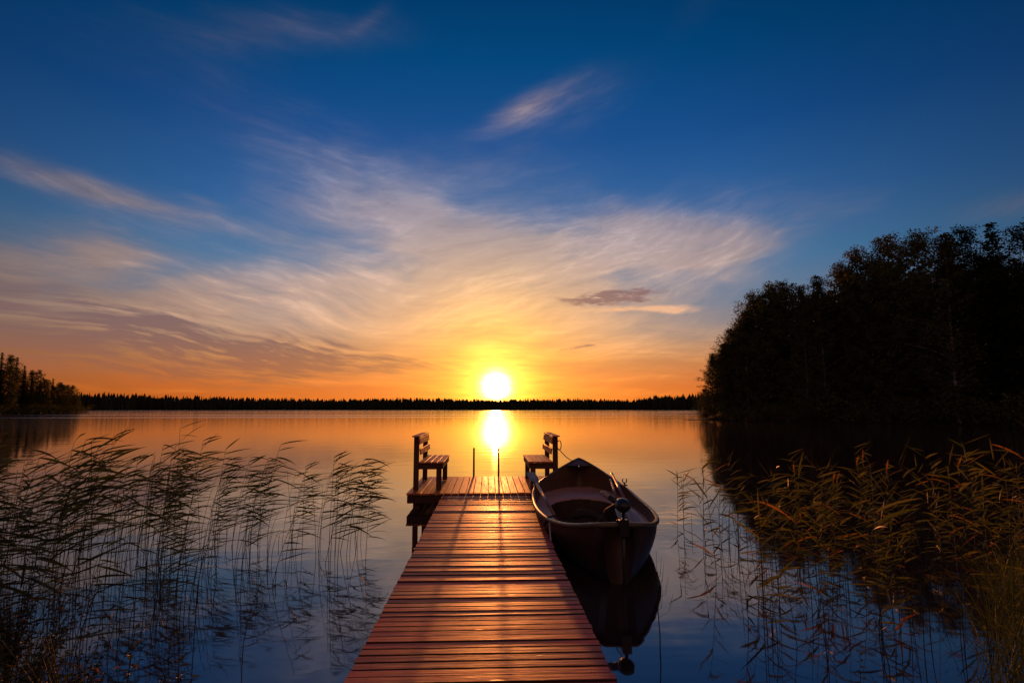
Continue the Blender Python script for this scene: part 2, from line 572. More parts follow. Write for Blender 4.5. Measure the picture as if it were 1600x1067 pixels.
def land(az, r):
    x, y = r * math.sin(R(az)), r * math.cos(R(az))
    h = -1.3
    if r < 60:
        d = bank_line(x) - y
        h = max(h, min(.55, d * .22 + .1 * mnoise.noise(Vector((x, y, 0)))))
    if abs(az) > 75 and r > 12:
        h = max(h, min(3, (abs(az) - 75) * .2))
    # right headland
    if 15 < az < 80:
        ra = lerp_tab([(19, 120), (20.5, 94), (21.5, 90), (25, 86), (33, 80), (45, 68), (60, 58), (80, 50)], az)
        ra += 1.5 * mnoise.noise(Vector((az * .6, 0, 0)))
        din = min(r - ra, (az - 20.3) * 3.0)
        if az > 28: din = min(r - ra, 23 + (az - 28) * 12)
        dout = 340 - r
        hh = min(din, dout) * .12
        if hh > .8: hh = .8 + (hh - .8) * .5
        h = max(h, min(hh, 5.5), -1.3)
        # low gravel tongues
        if 18.2 < az < 22 and 88 < r < 93: h = max(h, .10 - abs(r - 90.5) * .12 - max(0, 19 - az) * .3)
        if 17.6 < az < 22 and 190 < r < 215: h = max(h, .25 - abs(r - 202) * .05 - max(0, 18.5 - az) * .4)
    # left headland
    if az < -30:
        ra = lerp_tab([(-80, 120), (-50, 190), (-42, 225), (-36, 262), (-34.5, 275)], az)
        din = min(r - ra, (-34.2 - az) * 6)
        h = max(h, min(din * .06, 4.0 if r < 500 else -1))
    # far shore
    rf = 1080 + 30 * math.sin(az * .31) + 20 * math.sin(az * .9 + 2)
    if abs(az) < 75:
        h = max(h, min((r - rf) * .03, 12 + 5 * math.sin(az * .21 + 1)))
    return max(h, -1.3)


def build_ground():
    azs = [-180 + 6 * i for i in range(16)] + [-84 + .75 * i for i in range(225)] + [84.75 + 6 * i for i in range(16)]
    rs = [0.6]
    while rs[-1] < 6000:
        rs.append(rs[-1] * (1.05 if rs[-1] < 30 else 1.022 if rs[-1] < 330 else 1.05 if rs[-1] < 950 else 1.01 if rs[-1] < 1200 else 1.1))
    vs, fs = [(0, 0, .3)], []
    na = len(azs)
    for r_ in rs:
        for a in azs:
            vs.append((r_ * math.sin(R(a)), r_ * math.cos(R(a)), land(a, r_)))
    for i in range(na):
        fs.append((0, 1 + (i + 1) % na, 1 + i))
    for j in range(len(rs) - 1):
        for i in range(na):
            a, b_ = 1 + j * na + i, 1 + j * na + (i + 1) % na
            fs.append((a, b_, b_ + na, a + na))
    o = from_lists('ground', vs, fs, M['ground'], smooth=True)
    tag(o, 'dark lakebed and wooded shore land around the lake', 'ground', kind='structure')


def ground_z(x, y):
    return land(math.degrees(math.atan2(x, y)), math.hypot(x, y))


build_ground()
bm = bmesh.new()
bmesh.ops.create_circle(bm, cap_ends=True, segments=96, radius=7000)
tag(mesh_obj('lake', bm, M['water']), 'calm lake water mirroring the sunset sky', 'lake', kind='structure')


# ------------------------------------------------------------------ pier
PX = -.03      # centre line of the walkway
pier = empty('wooden_pier', (PX, 0, 0), 'red brown plank pier running straight out over the lake to a wide platform', 'pier')


def deck(y0, y1, z, hw, pitch, name):
    bm = bmesh.new()
    y = y0
    while y < y1 - pitch * .5:
        a = random.gauss(0, .0022)
        xl, xr = -hw + random.gauss(0, .003), hw + random.gauss(0, .004)
        vs = box(bm, xl, xr, y + .007, y + pitch - .008, z - .045, z + random.gauss(0, .0022), .003)
        tilt = random.gauss(0, .010)
        cy = y + pitch / 2
        for v in set(vs):
            v.co.y += v.co.x * a
            v.co.z += (v.co.y - cy) * tilt + v.co.x * random.gauss(0, .0002)
        y += pitch * random.uniform(.94, 1.06)
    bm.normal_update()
    for f in bm.faces:          # tops are stained, faces at the gaps are coloured dark as painted shade
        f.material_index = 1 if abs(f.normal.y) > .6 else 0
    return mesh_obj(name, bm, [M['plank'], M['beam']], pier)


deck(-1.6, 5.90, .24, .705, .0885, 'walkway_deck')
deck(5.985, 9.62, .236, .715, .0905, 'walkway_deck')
for y0, y1 in ((-1.6, 5.9), (5.97, 9.6)):
    for x in (-.60, .60):
        bm = bmesh.new()
        box(bm, x - .03, x + .03, y0, y1, .05, .188, .004)
        mesh_obj('stringer', bm, M['beam'], pier)
bm = bmesh.new()
x = -1.315
while x < 1.37:
    w_ = .122
    box(bm, x + .004, x + w_ - .004, 9.66 + random.gauss(0, .004), 12.02 + random.gauss(0, .006), .232, .262 + random.gauss(0, .0015), .004)
    x += w_ + .001
mesh_obj('platform_deck', bm, M['plat'], pier)
bm = bmesh.new()
box(bm, -1.30, 1.36, 9.675, 9.72, .10, .229, .004)
mesh_obj('fascia_beam', bm, M['beam'], pier)
bm = bmesh.new()
box(bm, -1.30, 1.36, 11.95, 11.995, .10, .229, .004)
mesh_obj('fascia_beam', bm, M['beam'], pier)
for x in (-1.26, 0, 1.32):
    bm = bmesh.new()
    box(bm, x - .03, x + .03, 9.722, 11.948, .09, .225, .004)
    mesh_obj('joist', bm, M['beam'], pier)
for x, y in ((-1.16, 9.79), (1.2, 9.79), (-1.16, 11.85), (1.2, 11.85), (-.5, 5.93), (.5, 5.93), (-.5, 9.55), (.5, 9.55), (-.5, 2.0), (.5, 2.0)):
    bm = bmesh.new()
    tube(bm, [(x, y, -1.25), (x, y, .088 if abs(x) > .9 else .185)], [.06, .055], 10)
    mesh_obj('pile', bm, M['post'], pier)
for y in (5.93,):
    bm = bmesh.new()
    box(bm, -.69, .69, y - .05, y + .05, .0, .058, .004)
    mesh_obj('cross_beam', bm, M['beam'], pier)

# ------------------------------------------------------------------ benches
def bench(mirror, label):
    s = -1 if mirror else 1
    e = empty('bench', (PX + (1.20 if mirror else -1.20), 10.0, .264), label, 'bench', 'two wooden benches facing each other on the pier')

    def bx(bm, x0, x1, y0, y1, z0, z1, **k):
        if mirror: x0, x1 = -x1, -x0
        return box(bm, x0, x1, y0, y1, z0, z1, **k)
    for y in (0.0, 1.40):
        bm = bmesh.new()
        bx(bm, -.045, .045, y, y + .045, 0, .895)
        mesh_obj('back_post', bm, M['post'], e)
        bm = bmesh.new()
        bx(bm, .345, .435, y, y + .045, 0, .445)
        mesh_obj('leg', bm, M['post'], e)
    bm = bmesh.new()
    bx(bm, .047, .343, .002, .042, .35, .446)
    bx(bm, .047, .343, 1.402, 1.442, .35, .446)
    bx(bm, .437, .462, -.03, 1.475, .36, .447)
    mesh_obj('seat_frame', bm, M['post'], e)
    bm = bmesh.new()
    for k in range(4):
        x0 = .048 + k * .108
        bx(bm, x0, x0 + .101, -.035 + random.gauss(0, .004), 1.48 + random.gauss(0, .004), .449, .477)
    mesh_obj('seat', bm, M['slat'], e)
    bm = bmesh.new()
    for z0, z1, tx in ((.60, .70, .018), (.775, .885, .0)):
        vs = bx(bm, .047 + tx, .071 + tx, -.03, 1.475, z0, z1)
        for v in set(vs):
            v.co.x -= s * (v.co.z - z0) * .12
    mesh_obj('backrest', bm, M['slat'], e)
    bm = bmesh.new()
    vs = bx(bm, -.075, .06, -.05, 1.49, .897, .919)
    mesh_obj('top_rail', bm, M['slat'], e)
    return e


bench(False, 'wooden bench with slatted seat on the left side of the pier platform')
bench(True, 'wooden bench with a rope hanging from its post, beside the boat bow')

# rope on the right bench
bm = bmesh.new()
pts = []
for i in range(26):
    t = i / 25
    a = t * math.pi * 2
    pts.append((1.235 + .035 * math.sin(a), 9.98 - .008 * math.cos(a * 2), 1.10 - .10 * (1 - math.cos(a)) * .8))
tube(bm, pts, .008, 6)
# line from the post down to the bow ring
P0, P1 = Vector((1.232, 10.02, .95)), Vector((1.60, 10.22, .70))
tube(bm, [P0 + (P1 - P0) * (i / 12) - Vector((0, 0, .05 * math.sin(math.pi * i / 12))) for i in range(13)], .007, 6)
tag(mesh_obj('bow_rope', bm, M['rope_d']), 'thin dark mooring rope looped on the right bench post and led to the boat bow', 'rope')

# ------------------------------------------------------------------ ladder
lad = empty('swim_ladder', (PX, 12.05, 0), 'bathing ladder with two slim upright handrails at the outer edge of the pier', 'ladder')
for x in (-.262, .252):
    bm = bmesh.new()
    tube(bm, [(x, .04, -1.0), (x, .04, .0), (x, .03, .3), (x, -.01, .84)], [.021, .021, .021, .019], 10)
    mesh_obj('handrail', bm, M['pole'], lad)
for z in (-.75, -.45, -.15, .12):
    bm = bmesh.new()
    box(bm, -.25, .24, .02, .08, z, z + .025, .003)
    mesh_obj('rung', bm, M['post'], lad)

# ------------------------------------------------------------------ boat
Y0, Y1 = 5.56, 10.28
HB = [(5.56, .15), (5.80, .30), (6.1, .44), (6.45, .56), (6.8, .645), (7.4, .725), (8.1, .75), (8.8, .725), (9.3, .63), (9.7, .46), (10.0, .27), (10.2, .10), (10.28, .012)]
CX = [(5.56, 1.25), (6.65, 1.33), (8.3, 1.40), (9.3, 1.46), (10.28, 1.62)]
SH = [(5.56, .545), (6.1, .44), (6.65, .385), (7.4, .365), (8.3, .375), (9.1, .44), (9.6, .53), (10.0, .65), (10.28, .76)]
KZ = [(5.56, -.06), (6.2, -.11), (7.5, -.14), (9.0, -.12), (9.6, -.05), (10.0, .10), (10.2, .34), (10.28, .62)]


def sec(y, s, inset=0.0):
    hb = max(.004, smooth_tab(HB, y) - inset)
    k = smooth_tab(KZ, y) + inset * 1.3
    sh = smooth_tab(SH, y)
    if k > sh - .02: k = sh - .02
    a = s * math.pi / 2
    return hb * (math.sin(a) ** .85), k + (sh - k) * (1 - math.cos(a)) ** 1.15


boat = empty('rowing_boat', (0, 0, 0), 'dark open rowing boat moored along the right side of the pier', 'boat')
NS = 14


def hull_bm(inset, flip, ya, yb):
    bm = bmesh.new()
    rings = []
    n = 46
    for i in range(n + 1):
        y = ya + (yb - ya) * i / n
        cx = smooth_tab(CX, y)
        ring = []
        for k in range(-NS, NS + 1):
            xx, zz = sec(y, abs(k) / NS, inset)
            ring.append(bm.verts.new((cx + (xx if k > 0 else -xx), y, zz)))
        rings.append(ring)
    for i in range(n):
        for k in range(2 * NS):
            f = (rings[i][k], rings[i][k + 1], rings[i + 1][k + 1], rings[i + 1][k])
            bm.faces.new(f[::-1] if flip else f)
    f = bm.faces.new(rings[0])
    return bm


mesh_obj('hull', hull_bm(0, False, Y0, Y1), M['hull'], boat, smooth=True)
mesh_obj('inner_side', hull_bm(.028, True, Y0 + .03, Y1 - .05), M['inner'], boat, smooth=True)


def rim_path():
    L = []
    n = 60
    for i in range(n + 1):
        y = Y0 + (Y1 - Y0) * i / n
        L.append((y, smooth_tab(CX, y), smooth_tab(HB, y), smooth_tab(SH, y)))
    p = [Vector((cx - hb, y, sh)) for y, cx, hb, sh in L]
    q = [Vector((cx + hb, y, sh)) for y, cx, hb, sh in L[::-1]]
    return p + q


pp = rim_path()
pp = [Vector((1.25, Y0, .547))] + pp + [Vector((1.25, Y0, .547))]
bm = bmesh.new()
rings = []
for i, p in enumerate(pp):
    d = (pp[min(i + 1, len(pp) - 1)] - pp[max(i - 1, 0)])
    d.z = 0
    d.normalize()
    out = Vector((-d.y, d.x, 0))
    prof = [(-.026, .004), (-.024, .014), (-.01, .020), (.012, .018), (.024, .006), (.024, -.018), (.012, -.026), (.003, -.024), (.001, .0), (-.022, -.002)]
    rings.append([bm.verts.new(p + out * a + Vector((0, 0, b_))) for a, b_ in prof])
m_ = len(rings[0])
for i in range(len(rings) - 1):
    for k in range(m_):
        bm.faces.new((rings[i][k], rings[i][(k + 1) % m_], rings[i + 1][(k + 1) % m_], rings[i + 1][k]))
mesh_obj('gunwale', bm, M['rim'], boat, smooth=True)

# rubbing strake just under the rim (pale line on the hull)
# moulded seats round an open well
SZ = .235


def in_w(y, z):
    lo, hi = 0., 1.
    for _ in range(22):
        mid = (lo + hi) / 2
        if sec(y, mid, .03)[1] < z: lo = mid
        else: hi = mid
    return sec(y, (lo + hi) / 2, .03)[0]


def seat_z(y):
    return SZ + .07 * ss(8.6, 9.4, y)


def well_hw(y):
    """half width of the opening"""
    if y < 7.28 or y > 8.98: return 0
    t = (y - 7.28) / .22
    u = (8.98 - y) / .42
    k = 1
    if t < 1: k = math.sqrt(max(0, 1 - (1 - t) ** 2))
    if u < 1: k = min(k, math.sqrt(max(0, 1 - (1 - u) ** 2)))
    return .10 + .38 * k


bm = bmesh.new()
prev = None
n = 90
for i in range(n + 1):
    y = 5.75 + (10.02 - 5.75) * i / n
    cx = smooth_tab(CX, y)
    z = seat_z(y)
    ow = in_w(y, z) if z > smooth_tab(KZ, y) + .05 else .01
    iw = min(well_hw(y), ow - .03)
    row = []
    inwell = 7.28 < y < 8.98
    for sgn in (-1, 1):
        xs = [ow, max(iw, .001) + .02, max(iw, .001) + .004, max(iw, .001)]
        zs = [z, z, z - .006, z - .022]
        if inwell:
            xs.append(max(iw, .001) - .03 if iw > .05 else iw)
            zs.append(-.02)
        else:
            xs.append(0)
            zs.append(z)
            zs[2] = zs[3] = z
        row.append([bm.verts.new((cx + sgn * a, y, b_)) for a, b_ in zip(xs, zs)])
    if prev:
        for a, b_ in zip(prev, row):
            for k in range(4):
                bm.faces.new((a[k], a[k + 1], b_[k + 1], b_[k])).material_index = 1 if (k == 3 and inwell) else 0
    prev = row
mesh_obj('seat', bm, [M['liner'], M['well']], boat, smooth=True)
bm = bmesh.new()
box(bm, .93, 1.87, 7.3, 8.97, -.035, -.022, .003)
# end walls of the well
box(bm, .93, 1.87, 7.262, 7.285, -.022, SZ - .006, .003)
box(bm, .95, 1.92, 8.975, 9.0, -.022, seat_z(8.98) - .012, .003)
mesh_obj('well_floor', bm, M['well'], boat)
# bow breasthook and transom knee
bm = bmesh.new()
t_ = []
for y in (10.02, 10.1, 10.18, 10.24):
    cx, hb, sh = smooth_tab(CX, y), smooth_tab(HB, y), smooth_tab(SH, y)
    t_.append([bm.verts.new((cx - hb + .02, y, sh + .004)), bm.verts.new((cx, y - .06, sh + .01)), bm.verts.new((cx + hb - .02, y, sh + .004))])
for a, b_ in zip(t_, t_[1:]):
    for k in range(2): bm.faces.new((a[k], a[k + 1], b_[k + 1], b_[k]))
mesh_obj('bow_cap', bm, M['inner'], boat, smooth=True)
for sgn in (-1, 1):
    cx, hb, sh = smooth_tab(CX, 9.0), smooth_tab(HB, 9.0), smooth_tab(SH, 9.0)
    bm = bmesh.new()
    x = cx + sgn * hb
    box(bm, x - .03, x + .03, 8.92, 9.08, sh + .031, sh + .05, .004)
    tube(bm, [(x, 9.0, sh + .05), (x, 9.0, sh + .07)], .011, 8)
    tube(bm, [(x + .034 * math.sin(a), 9.0, sh + .105 - .036 * math.cos(a)) for a in [i * .49 - 2.5 for i in range(11)]], .009, 6)
    mesh_obj('oarlock', bm, M['metal'], boat)


def oar(p0, p1, label, bladefirst):
    """p0 is the end lying in the stern half; p1 the end sticking up"""
    p0, p1 = Vector(p0), Vector(p1)
    d = p1 - p0
    L = d.length
    e = bpy.data.objects.new('oar', None)
    COL.objects.link(e)
    e.location = p0
    e.rotation_euler = d.to_track_quat('Y', 'Z').to_euler()
    tag(e, label, 'oar', 'oars laid in the boat')
    bl = .62
    a, b_ = (L - bl, L) if not bladefirst else (bl, 0)
    bm = bmesh.new()
    tube(bm, [(0, 0 if not bladefirst else L, 0), (0, a, 0)], [.021, .025], 10)
    mesh_obj('shaft', bm, M['oar'], e, smooth=True)
    bm = bmesh.new()
    n = 10
    rg = []
    for i in range(n + 1):
        t = i / n
        y = a + (b_ - a) * t
        w2 = .025 + .05 * ss(0, .45, t) - .012 * ss(.85, 1, t)
        th = .02 * (1 - t) + .006
        rg.append([bm.verts.new((w2, y, 0)), bm.verts.new((0, y, th)), bm.verts.new((-w2, y, 0)), bm.verts.new((0, y, -th))])
    for q, r_ in zip(rg, rg[1:]):
        for k in range(4): bm.faces.new((q[k], q[(k + 1) % 4], r_[(k + 1) % 4], r_[k]))
    bm.faces.new(rg[0])
    bm.faces.new(rg[-1])
    mesh_obj('blade', bm, M['oar'], e)
    if not bladefirst: return e
    bm = bmesh.new()
    tube(bm, [(0, L - .16, 0), (0, L - .14, 0), (0, L - .01, 0), (0, L, 0)], [.018, .023, .022, .015], 10)
    mesh_obj('grip', bm, M['black'], e, smooth=True)
    return e


oar((.86, 7.25, .275), (.675, 9.25, .64), 'wooden oar with its flat blade up against the gunwale nearest the pier', False)
oar((1.80, 7.05, .275), (2.02, 9.42, .60), 'wooden oar with its dark handle over the boat side away from the pier', True)
oar((1.72, 7.35, .27), (1.98, 9.35, .50), 'shorter pale oar lying just inside the oar with the dark handle', True)

# trolling motor on the stern
mt = empty('outboard_motor', (1.29, 5.53, .0), 'small dark electric outboard motor clamped on the narrow stern of the boat', 'boat motor')
bm = bmesh.new()
tube(bm, [(0, 0, -.42), (0, 0, .66)], .016, 10)
mesh_obj('shaft', bm, M['black'], mt, smooth=True)
bm = bmesh.new()
bmesh.ops.create_uvsphere(bm, u_segments=20, v_segments=14, radius=1)
for v in bm.verts:
    z = v.co.z
    v.co = Vector((v.co.x * .076 * (1 - .12 * max(0, -z)), v.co.y * .12 + .02, z * .07 + .725))
mesh_obj('motor_head', bm, M['black'], mt, smooth=True)
bm = bmesh.new()
tube(bm, [(-.03, .07, .74), (-.07, .12, .765), (-.09, .15, .78)], [.032, .027, .027], 10)
mesh_obj('tiller', bm, M['black'], mt, smooth=True)
bm = bmesh.new()
tube(bm, [(-.091, .151, .78), (-.145, .235, .812), (-.155, .25, .818)], [.031, .025, .015], 10)
mesh_obj('grip', bm, M['grey'], mt, smooth=True)
bm = bmesh.new()
box(bm, -.045, .045, -.045, .04, .44, .60, .008)
box(bm, -.055, .055, .04, .062, .47, .585, .004)
tube(bm, [(-.07, .08, .50), (-.02, .08, .50)], .012, 8)
tube(bm, [(.03, .06, .51), (.03, .16, .51)], .009, 8)
tube(bm, [(.03, .16, .485), (.03, .16, .535)], .006, 8)
tube(bm, [(-.03, .06, .51), (-.03, .17, .51)], .009, 8)
tube(bm, [(-.03, .17, .485), (-.03, .17, .535)], .006, 8)
mesh_obj('clamp', bm, M['black'], mt)
bm = bmesh.new()
tube(bm, [(0, .14, -.46), (0, .10, -.46), (0, -.12, -.46), (0, -.16, -.46)], [.02, .045, .042, .015], 12)
mesh_obj('lower_unit', bm, M['black'], mt, smooth=True)
bm = bmesh.new()
for k in range(2):
    a = k * math.pi
    box(bm, -.012, .012, -.172, -.166, 0, .12, .001, Matrix.Rotation(a, 4, 'Y'))
bmesh.ops.translate(bm, verts=bm.verts, vec=(0, 0, -.46))
mesh_obj('propeller', bm, M['black'], mt)

# cable loop from the motor into the boat
bm = bmesh.new()
tube(bm, [(1.29, 5.60, .68), (1.27, 5.8, .70), (1.26, 6.2, .58), (1.28, 6.7, .38), (1.3, 7.0, .26), (1.5, 7.05, .25)], .006, 6)
tag(mesh_obj('power_cable', bm, M['black']), 'thin black cable looping from the boat motor down to the stern seat', 'cable')

# dark coil on the stern seat, small bag
def coil(cx, cy, z, r0, turns, rad, name, mat, label, tail):
    bm = bmesh.new()
    pts = []
    rr = random.Random(3)
    n = int(turns * 16)
    for i in range(n):
        a = i / 16 * 2 * math.pi
        r_ = r0 * (.75 + .25 * math.sin(a * .31) + rr.uniform(-.04, .04))
        pts.append((cx + r_ * 1.3 * math.cos(a), cy + r_ * math.sin(a) * 1.2, z + rad + .012 * i / 16 + .012 * math.sin(a * 1.7)))
    tube(bm, pts + tail, rad, 6)
    return tag(mesh_obj(name, bm, mat), label, 'rope')


coil(1.06, 6.95, SZ + .005, .10, 6, .013, 'stern_rope', M['rope_d'], 'coil of dark rope lying on the stern seat of the boat',
     [(.95, 6.85, .32), (.85, 6.75, .36), (.78, 6.72, .42), (.70, 6.75, .40), (.66, 6.80, .30)])
bm = bmesh.new()
rr = random.Random(5)
prof = []
for i in range(9):
    t = i / 8
    prof.append((1.02 + .42 * t, 7.02 + .05 * math.sin(t * 5), SZ + .05 + .06 * math.sin(t * math.pi) + (.07 * (1 - t))))
tube(bm, prof, [.022, .05, .055, .05, .045, .042, .04, .035, .015], 10)
tag(mesh_obj('folded_cover', bm, M['rope_d'], smooth=True), 'dark rolled cloth bundle lying on the stern seat of the boat', 'cloth bundle')
bm = bmesh.new()
P0, P1 = Vector((.70, 6.62, .36)), Vector((.66, 5.9, .16))
tube(bm, [P0 + (P1 - P0) * (i / 12) - Vector((0, 0, .06 * math.sin(math.pi * i / 12))) for i in range(13)], .009, 6)
tag(mesh_obj('stern_line', bm, M['rope_l']), 'pale taut rope tying the boat stern quarter to the side of the pier', 'rope')

# ------------------------------------------------------------------ vegetation builders
def leaf_tri(vs, fs, p, size, rng, flat=.5):
    """one leaf clump: a small bent quad, randomly turned"""
    a = Vector((rng.gauss(0, 1), rng.gauss(0, 1), rng.gauss(0, 1) * flat)).normalized()
    b = Vector((rng.gauss(0, 1), rng.gauss(0, 1), rng.gauss(0, 1))).cross(a)
    if b.length < .01: b = a.orthogonal()
    b.normalize()
    i = len(vs)
    s2 = size * rng.uniform(.35, .6)
    vs += [tuple(p - a * size * .5), tuple(p + b * s2 * .5), tuple(p + a * size * .5), tuple(p - b * s2 * .5)]
    fs.append((i, i + 1, i + 2, i + 3))


def make_tree(kind, seed):
    """20 m tall prototype; returns trunk mesh lists and crown mesh lists"""
    rng = random.Random(seed)
    bm = bmesh.new()
    lean = rng.uniform(-.4, .4)
    trunk = [(lean * (t ** 2) + .12 * math.sin(t * 5 + seed), .1 * math.sin(t * 4 + seed * 2), -1.2 + t * 20.4) for t in [i / 10 for i in range(11)]]
    r0 = {'birch': .19, 'aspen': .23, 'spruce': .22, 'pine': .24}[kind]
    tube(bm, trunk, [r0 * (1 - .93 * i / 10) for i in range(11)], 8)
    vs, fs = [], []

    def at(z):
        t = max(0, min(1, (z + 1.2) / 20.4)) * 10
        i = min(9, int(t))
        a, b = Vector(trunk[i]), Vector(trunk[i + 1])
        return a + (b - a) * (t - i)
    if kind == 'spruce':
        z = 1.2
        while z < 19.6:
            t = z / 20
            rad = 3.0 * (1 - t) ** .8 + .15
            n = 9 if t < .8 else 6
            off = rng.uniform(0, 6.28)
            for k in range(n):
                a = off + k * 2 * math.pi / n + rng.uniform(-.25, .25)
                L = rad * rng.uniform(.7, 1.12)
                d = Vector((math.cos(a), math.sin(a), 0))
                base = at(z)
                m_ = max(4, int(L * 11))
                for j in range(m_):
                    u = (j + rng.random()) / m_
                    p = base + d * L * u + Vector((0, 0, -.55 * L * u * (1 - .45 * u) + .12)) + Vector((rng.gauss(0, .16), rng.gauss(0, .16), rng.gauss(0, .08) - rng.random() * .3 * (1 - u)))
                    leaf_tri(vs, fs, p, rng.uniform(.28, .5), rng, .4)
            z += .46 if t < .85 else .34
        for k in range(26):
            leaf_tri(vs, fs, Vector((rng.gauss(0, .07), rng.gauss(0, .07), 0)) + at(18.6 + rng.random() * 1.5), .26, rng, 1.6)
    else:
        if kind == 'birch':
            nb, prof = 62, [(0, .35), (.15, .85), (.4, 1.0), (.65, .85), (.85, .5), (1, .12)]
            W, zb = 3.9, 1.2
        elif kind == 'aspen':
            nb, prof = 66, [(0, .45), (.12, .9), (.45, 1.0), (.75, .9), (.92, .55), (1, .2)]
            W, zb = 4.1, .8
        else:
            nb, prof = 40, [(0, .3), (.2, .8), (.5, 1.0), (.8, .85), (1, .35)]
            W, zb = 3.1, 8.0
        for k in range(nb):
            t = ((k + rng.random()) / nb) ** .95
            z = zb + (19.4 - zb) * t
            rad = W * lerp_tab(prof, t) * rng.uniform(.5, 1.12)
            a = k * 2.399 + rng.uniform(-.4, .4)
            base = at(z - rad * .5)
            tip = at(z) + Vector((math.cos(a) * rad, math.sin(a) * rad, 0))
            mid = (base + tip) / 2 + Vector((0, 0, .25))
            tube(bm, [base, mid, tip], [.05 * (1.3 - t), .03, .008], 4, False)
            if kind == 'birch':
                for q in range(7):
                    u = .35 + .7 * q / 6
                    c = base + (tip - base) * u
                    L = rng.uniform(.7, 2.0) * (1.1 - .5 * t)
                    for j in range(24):
                        v = rng.random()
                        p = c + Vector((rng.uniform(-.45, .45), rng.uniform(-.45, .45), -L * v + .2 + rng.gauss(0, .12)))
                        leaf_tri(vs, fs, p, rng.uniform(.16, .32), rng, 1.1)
            else:
                for q in range(4):
                    u = .45 + .6 * q / 3
                    c = base + (tip - base) * u + Vector((rng.gauss(0, .3), rng.gauss(0, .3), rng.gauss(0, .3)))
                    s_ = rng.uniform(.4, .75)
                    for j in range(52):
                        p = c + Vector((max(-1.5, min(1.5, rng.gauss(0, 1))) * s_ * .6, max(-1.5, min(1.5, rng.gauss(0, 1))) * s_ * .6, max(-1.5, min(1.5, rng.gauss(0, 1))) * s_ * .5))
                        leaf_tri(vs, fs, p, rng.uniform(.16, .34), rng, .8)
        for k in range(260):   # leader
            z = 17.2 + 2.8 * rng.random() ** 1.3
            leaf_tri(vs, fs, at(z) + Vector((rng.gauss(0, .75 * (20.6 - z) / 2), rng.gauss(0, .75 * (20.6 - z) / 2), 0)), .22, rng, 1.2)
        if kind != 'pine':    # inner foliage so the mass reads dense
            for k in range(1500):
                t = rng.random()
                z = zb * .5 + (18.5 - zb * .5) * t
                rr = W * .62 * lerp_tab(prof, t) * math.sqrt(rng.random())
                a = rng.uniform(0, 6.283)
                leaf_tri(vs, fs, at(z) + Vector((math.cos(a) * rr, math.sin(a) * rr, 0)), .5, rng, .8)
    tm = bpy.data.meshes.new('trunk')
    bm.to_mesh(tm)
    bm.free()
    tm.materials.append(M['birch'] if kind == 'birch' else M['bark'])
    cm = bpy.data.meshes.new('crown')
    cm.from_pydata(vs, [], fs)
    cm.materials.append(M['needle'] if kind in ('spruce', 'pine') else M['leaf'])
    return tm, cm


PROTO = {k: [make_tree(k, sd) for sd in sds] for k, sds in
         {'birch': (1, 2, 3), 'aspen': (4, 5, 6), 'spruce': (7, 8), 'pine': (9, 10)}.items()}
KN = {'birch': 'birch_tree', 'aspen': 'aspen_tree', 'spruce': 'spruce_tree', 'pine': 'pine_tree'}


def plant_tree(kind, az, r_, h, label, group, rng, wide=1.0):
    x, y = r_ * math.sin(R(az)), r_ * math.cos(R(az))
    g = max(land(az, r_), .1)
    e = empty(KN[kind], (x, y, g), label, 'tree', group, rng.uniform(0, 6.28))
    tm, cm = rng.choice(PROTO[kind])
    hs = (h - g) / 20
    ws = (hs * .5 + .5) * wide * rng.uniform(.9, 1.12)
    e.scale = (ws, ws, hs)
    for nm, me in (('trunk', tm), ('crown', cm)):
        o = bpy.data.objects.new(nm, me)
        COL.objects.link(o)
        o.parent = e
    return e


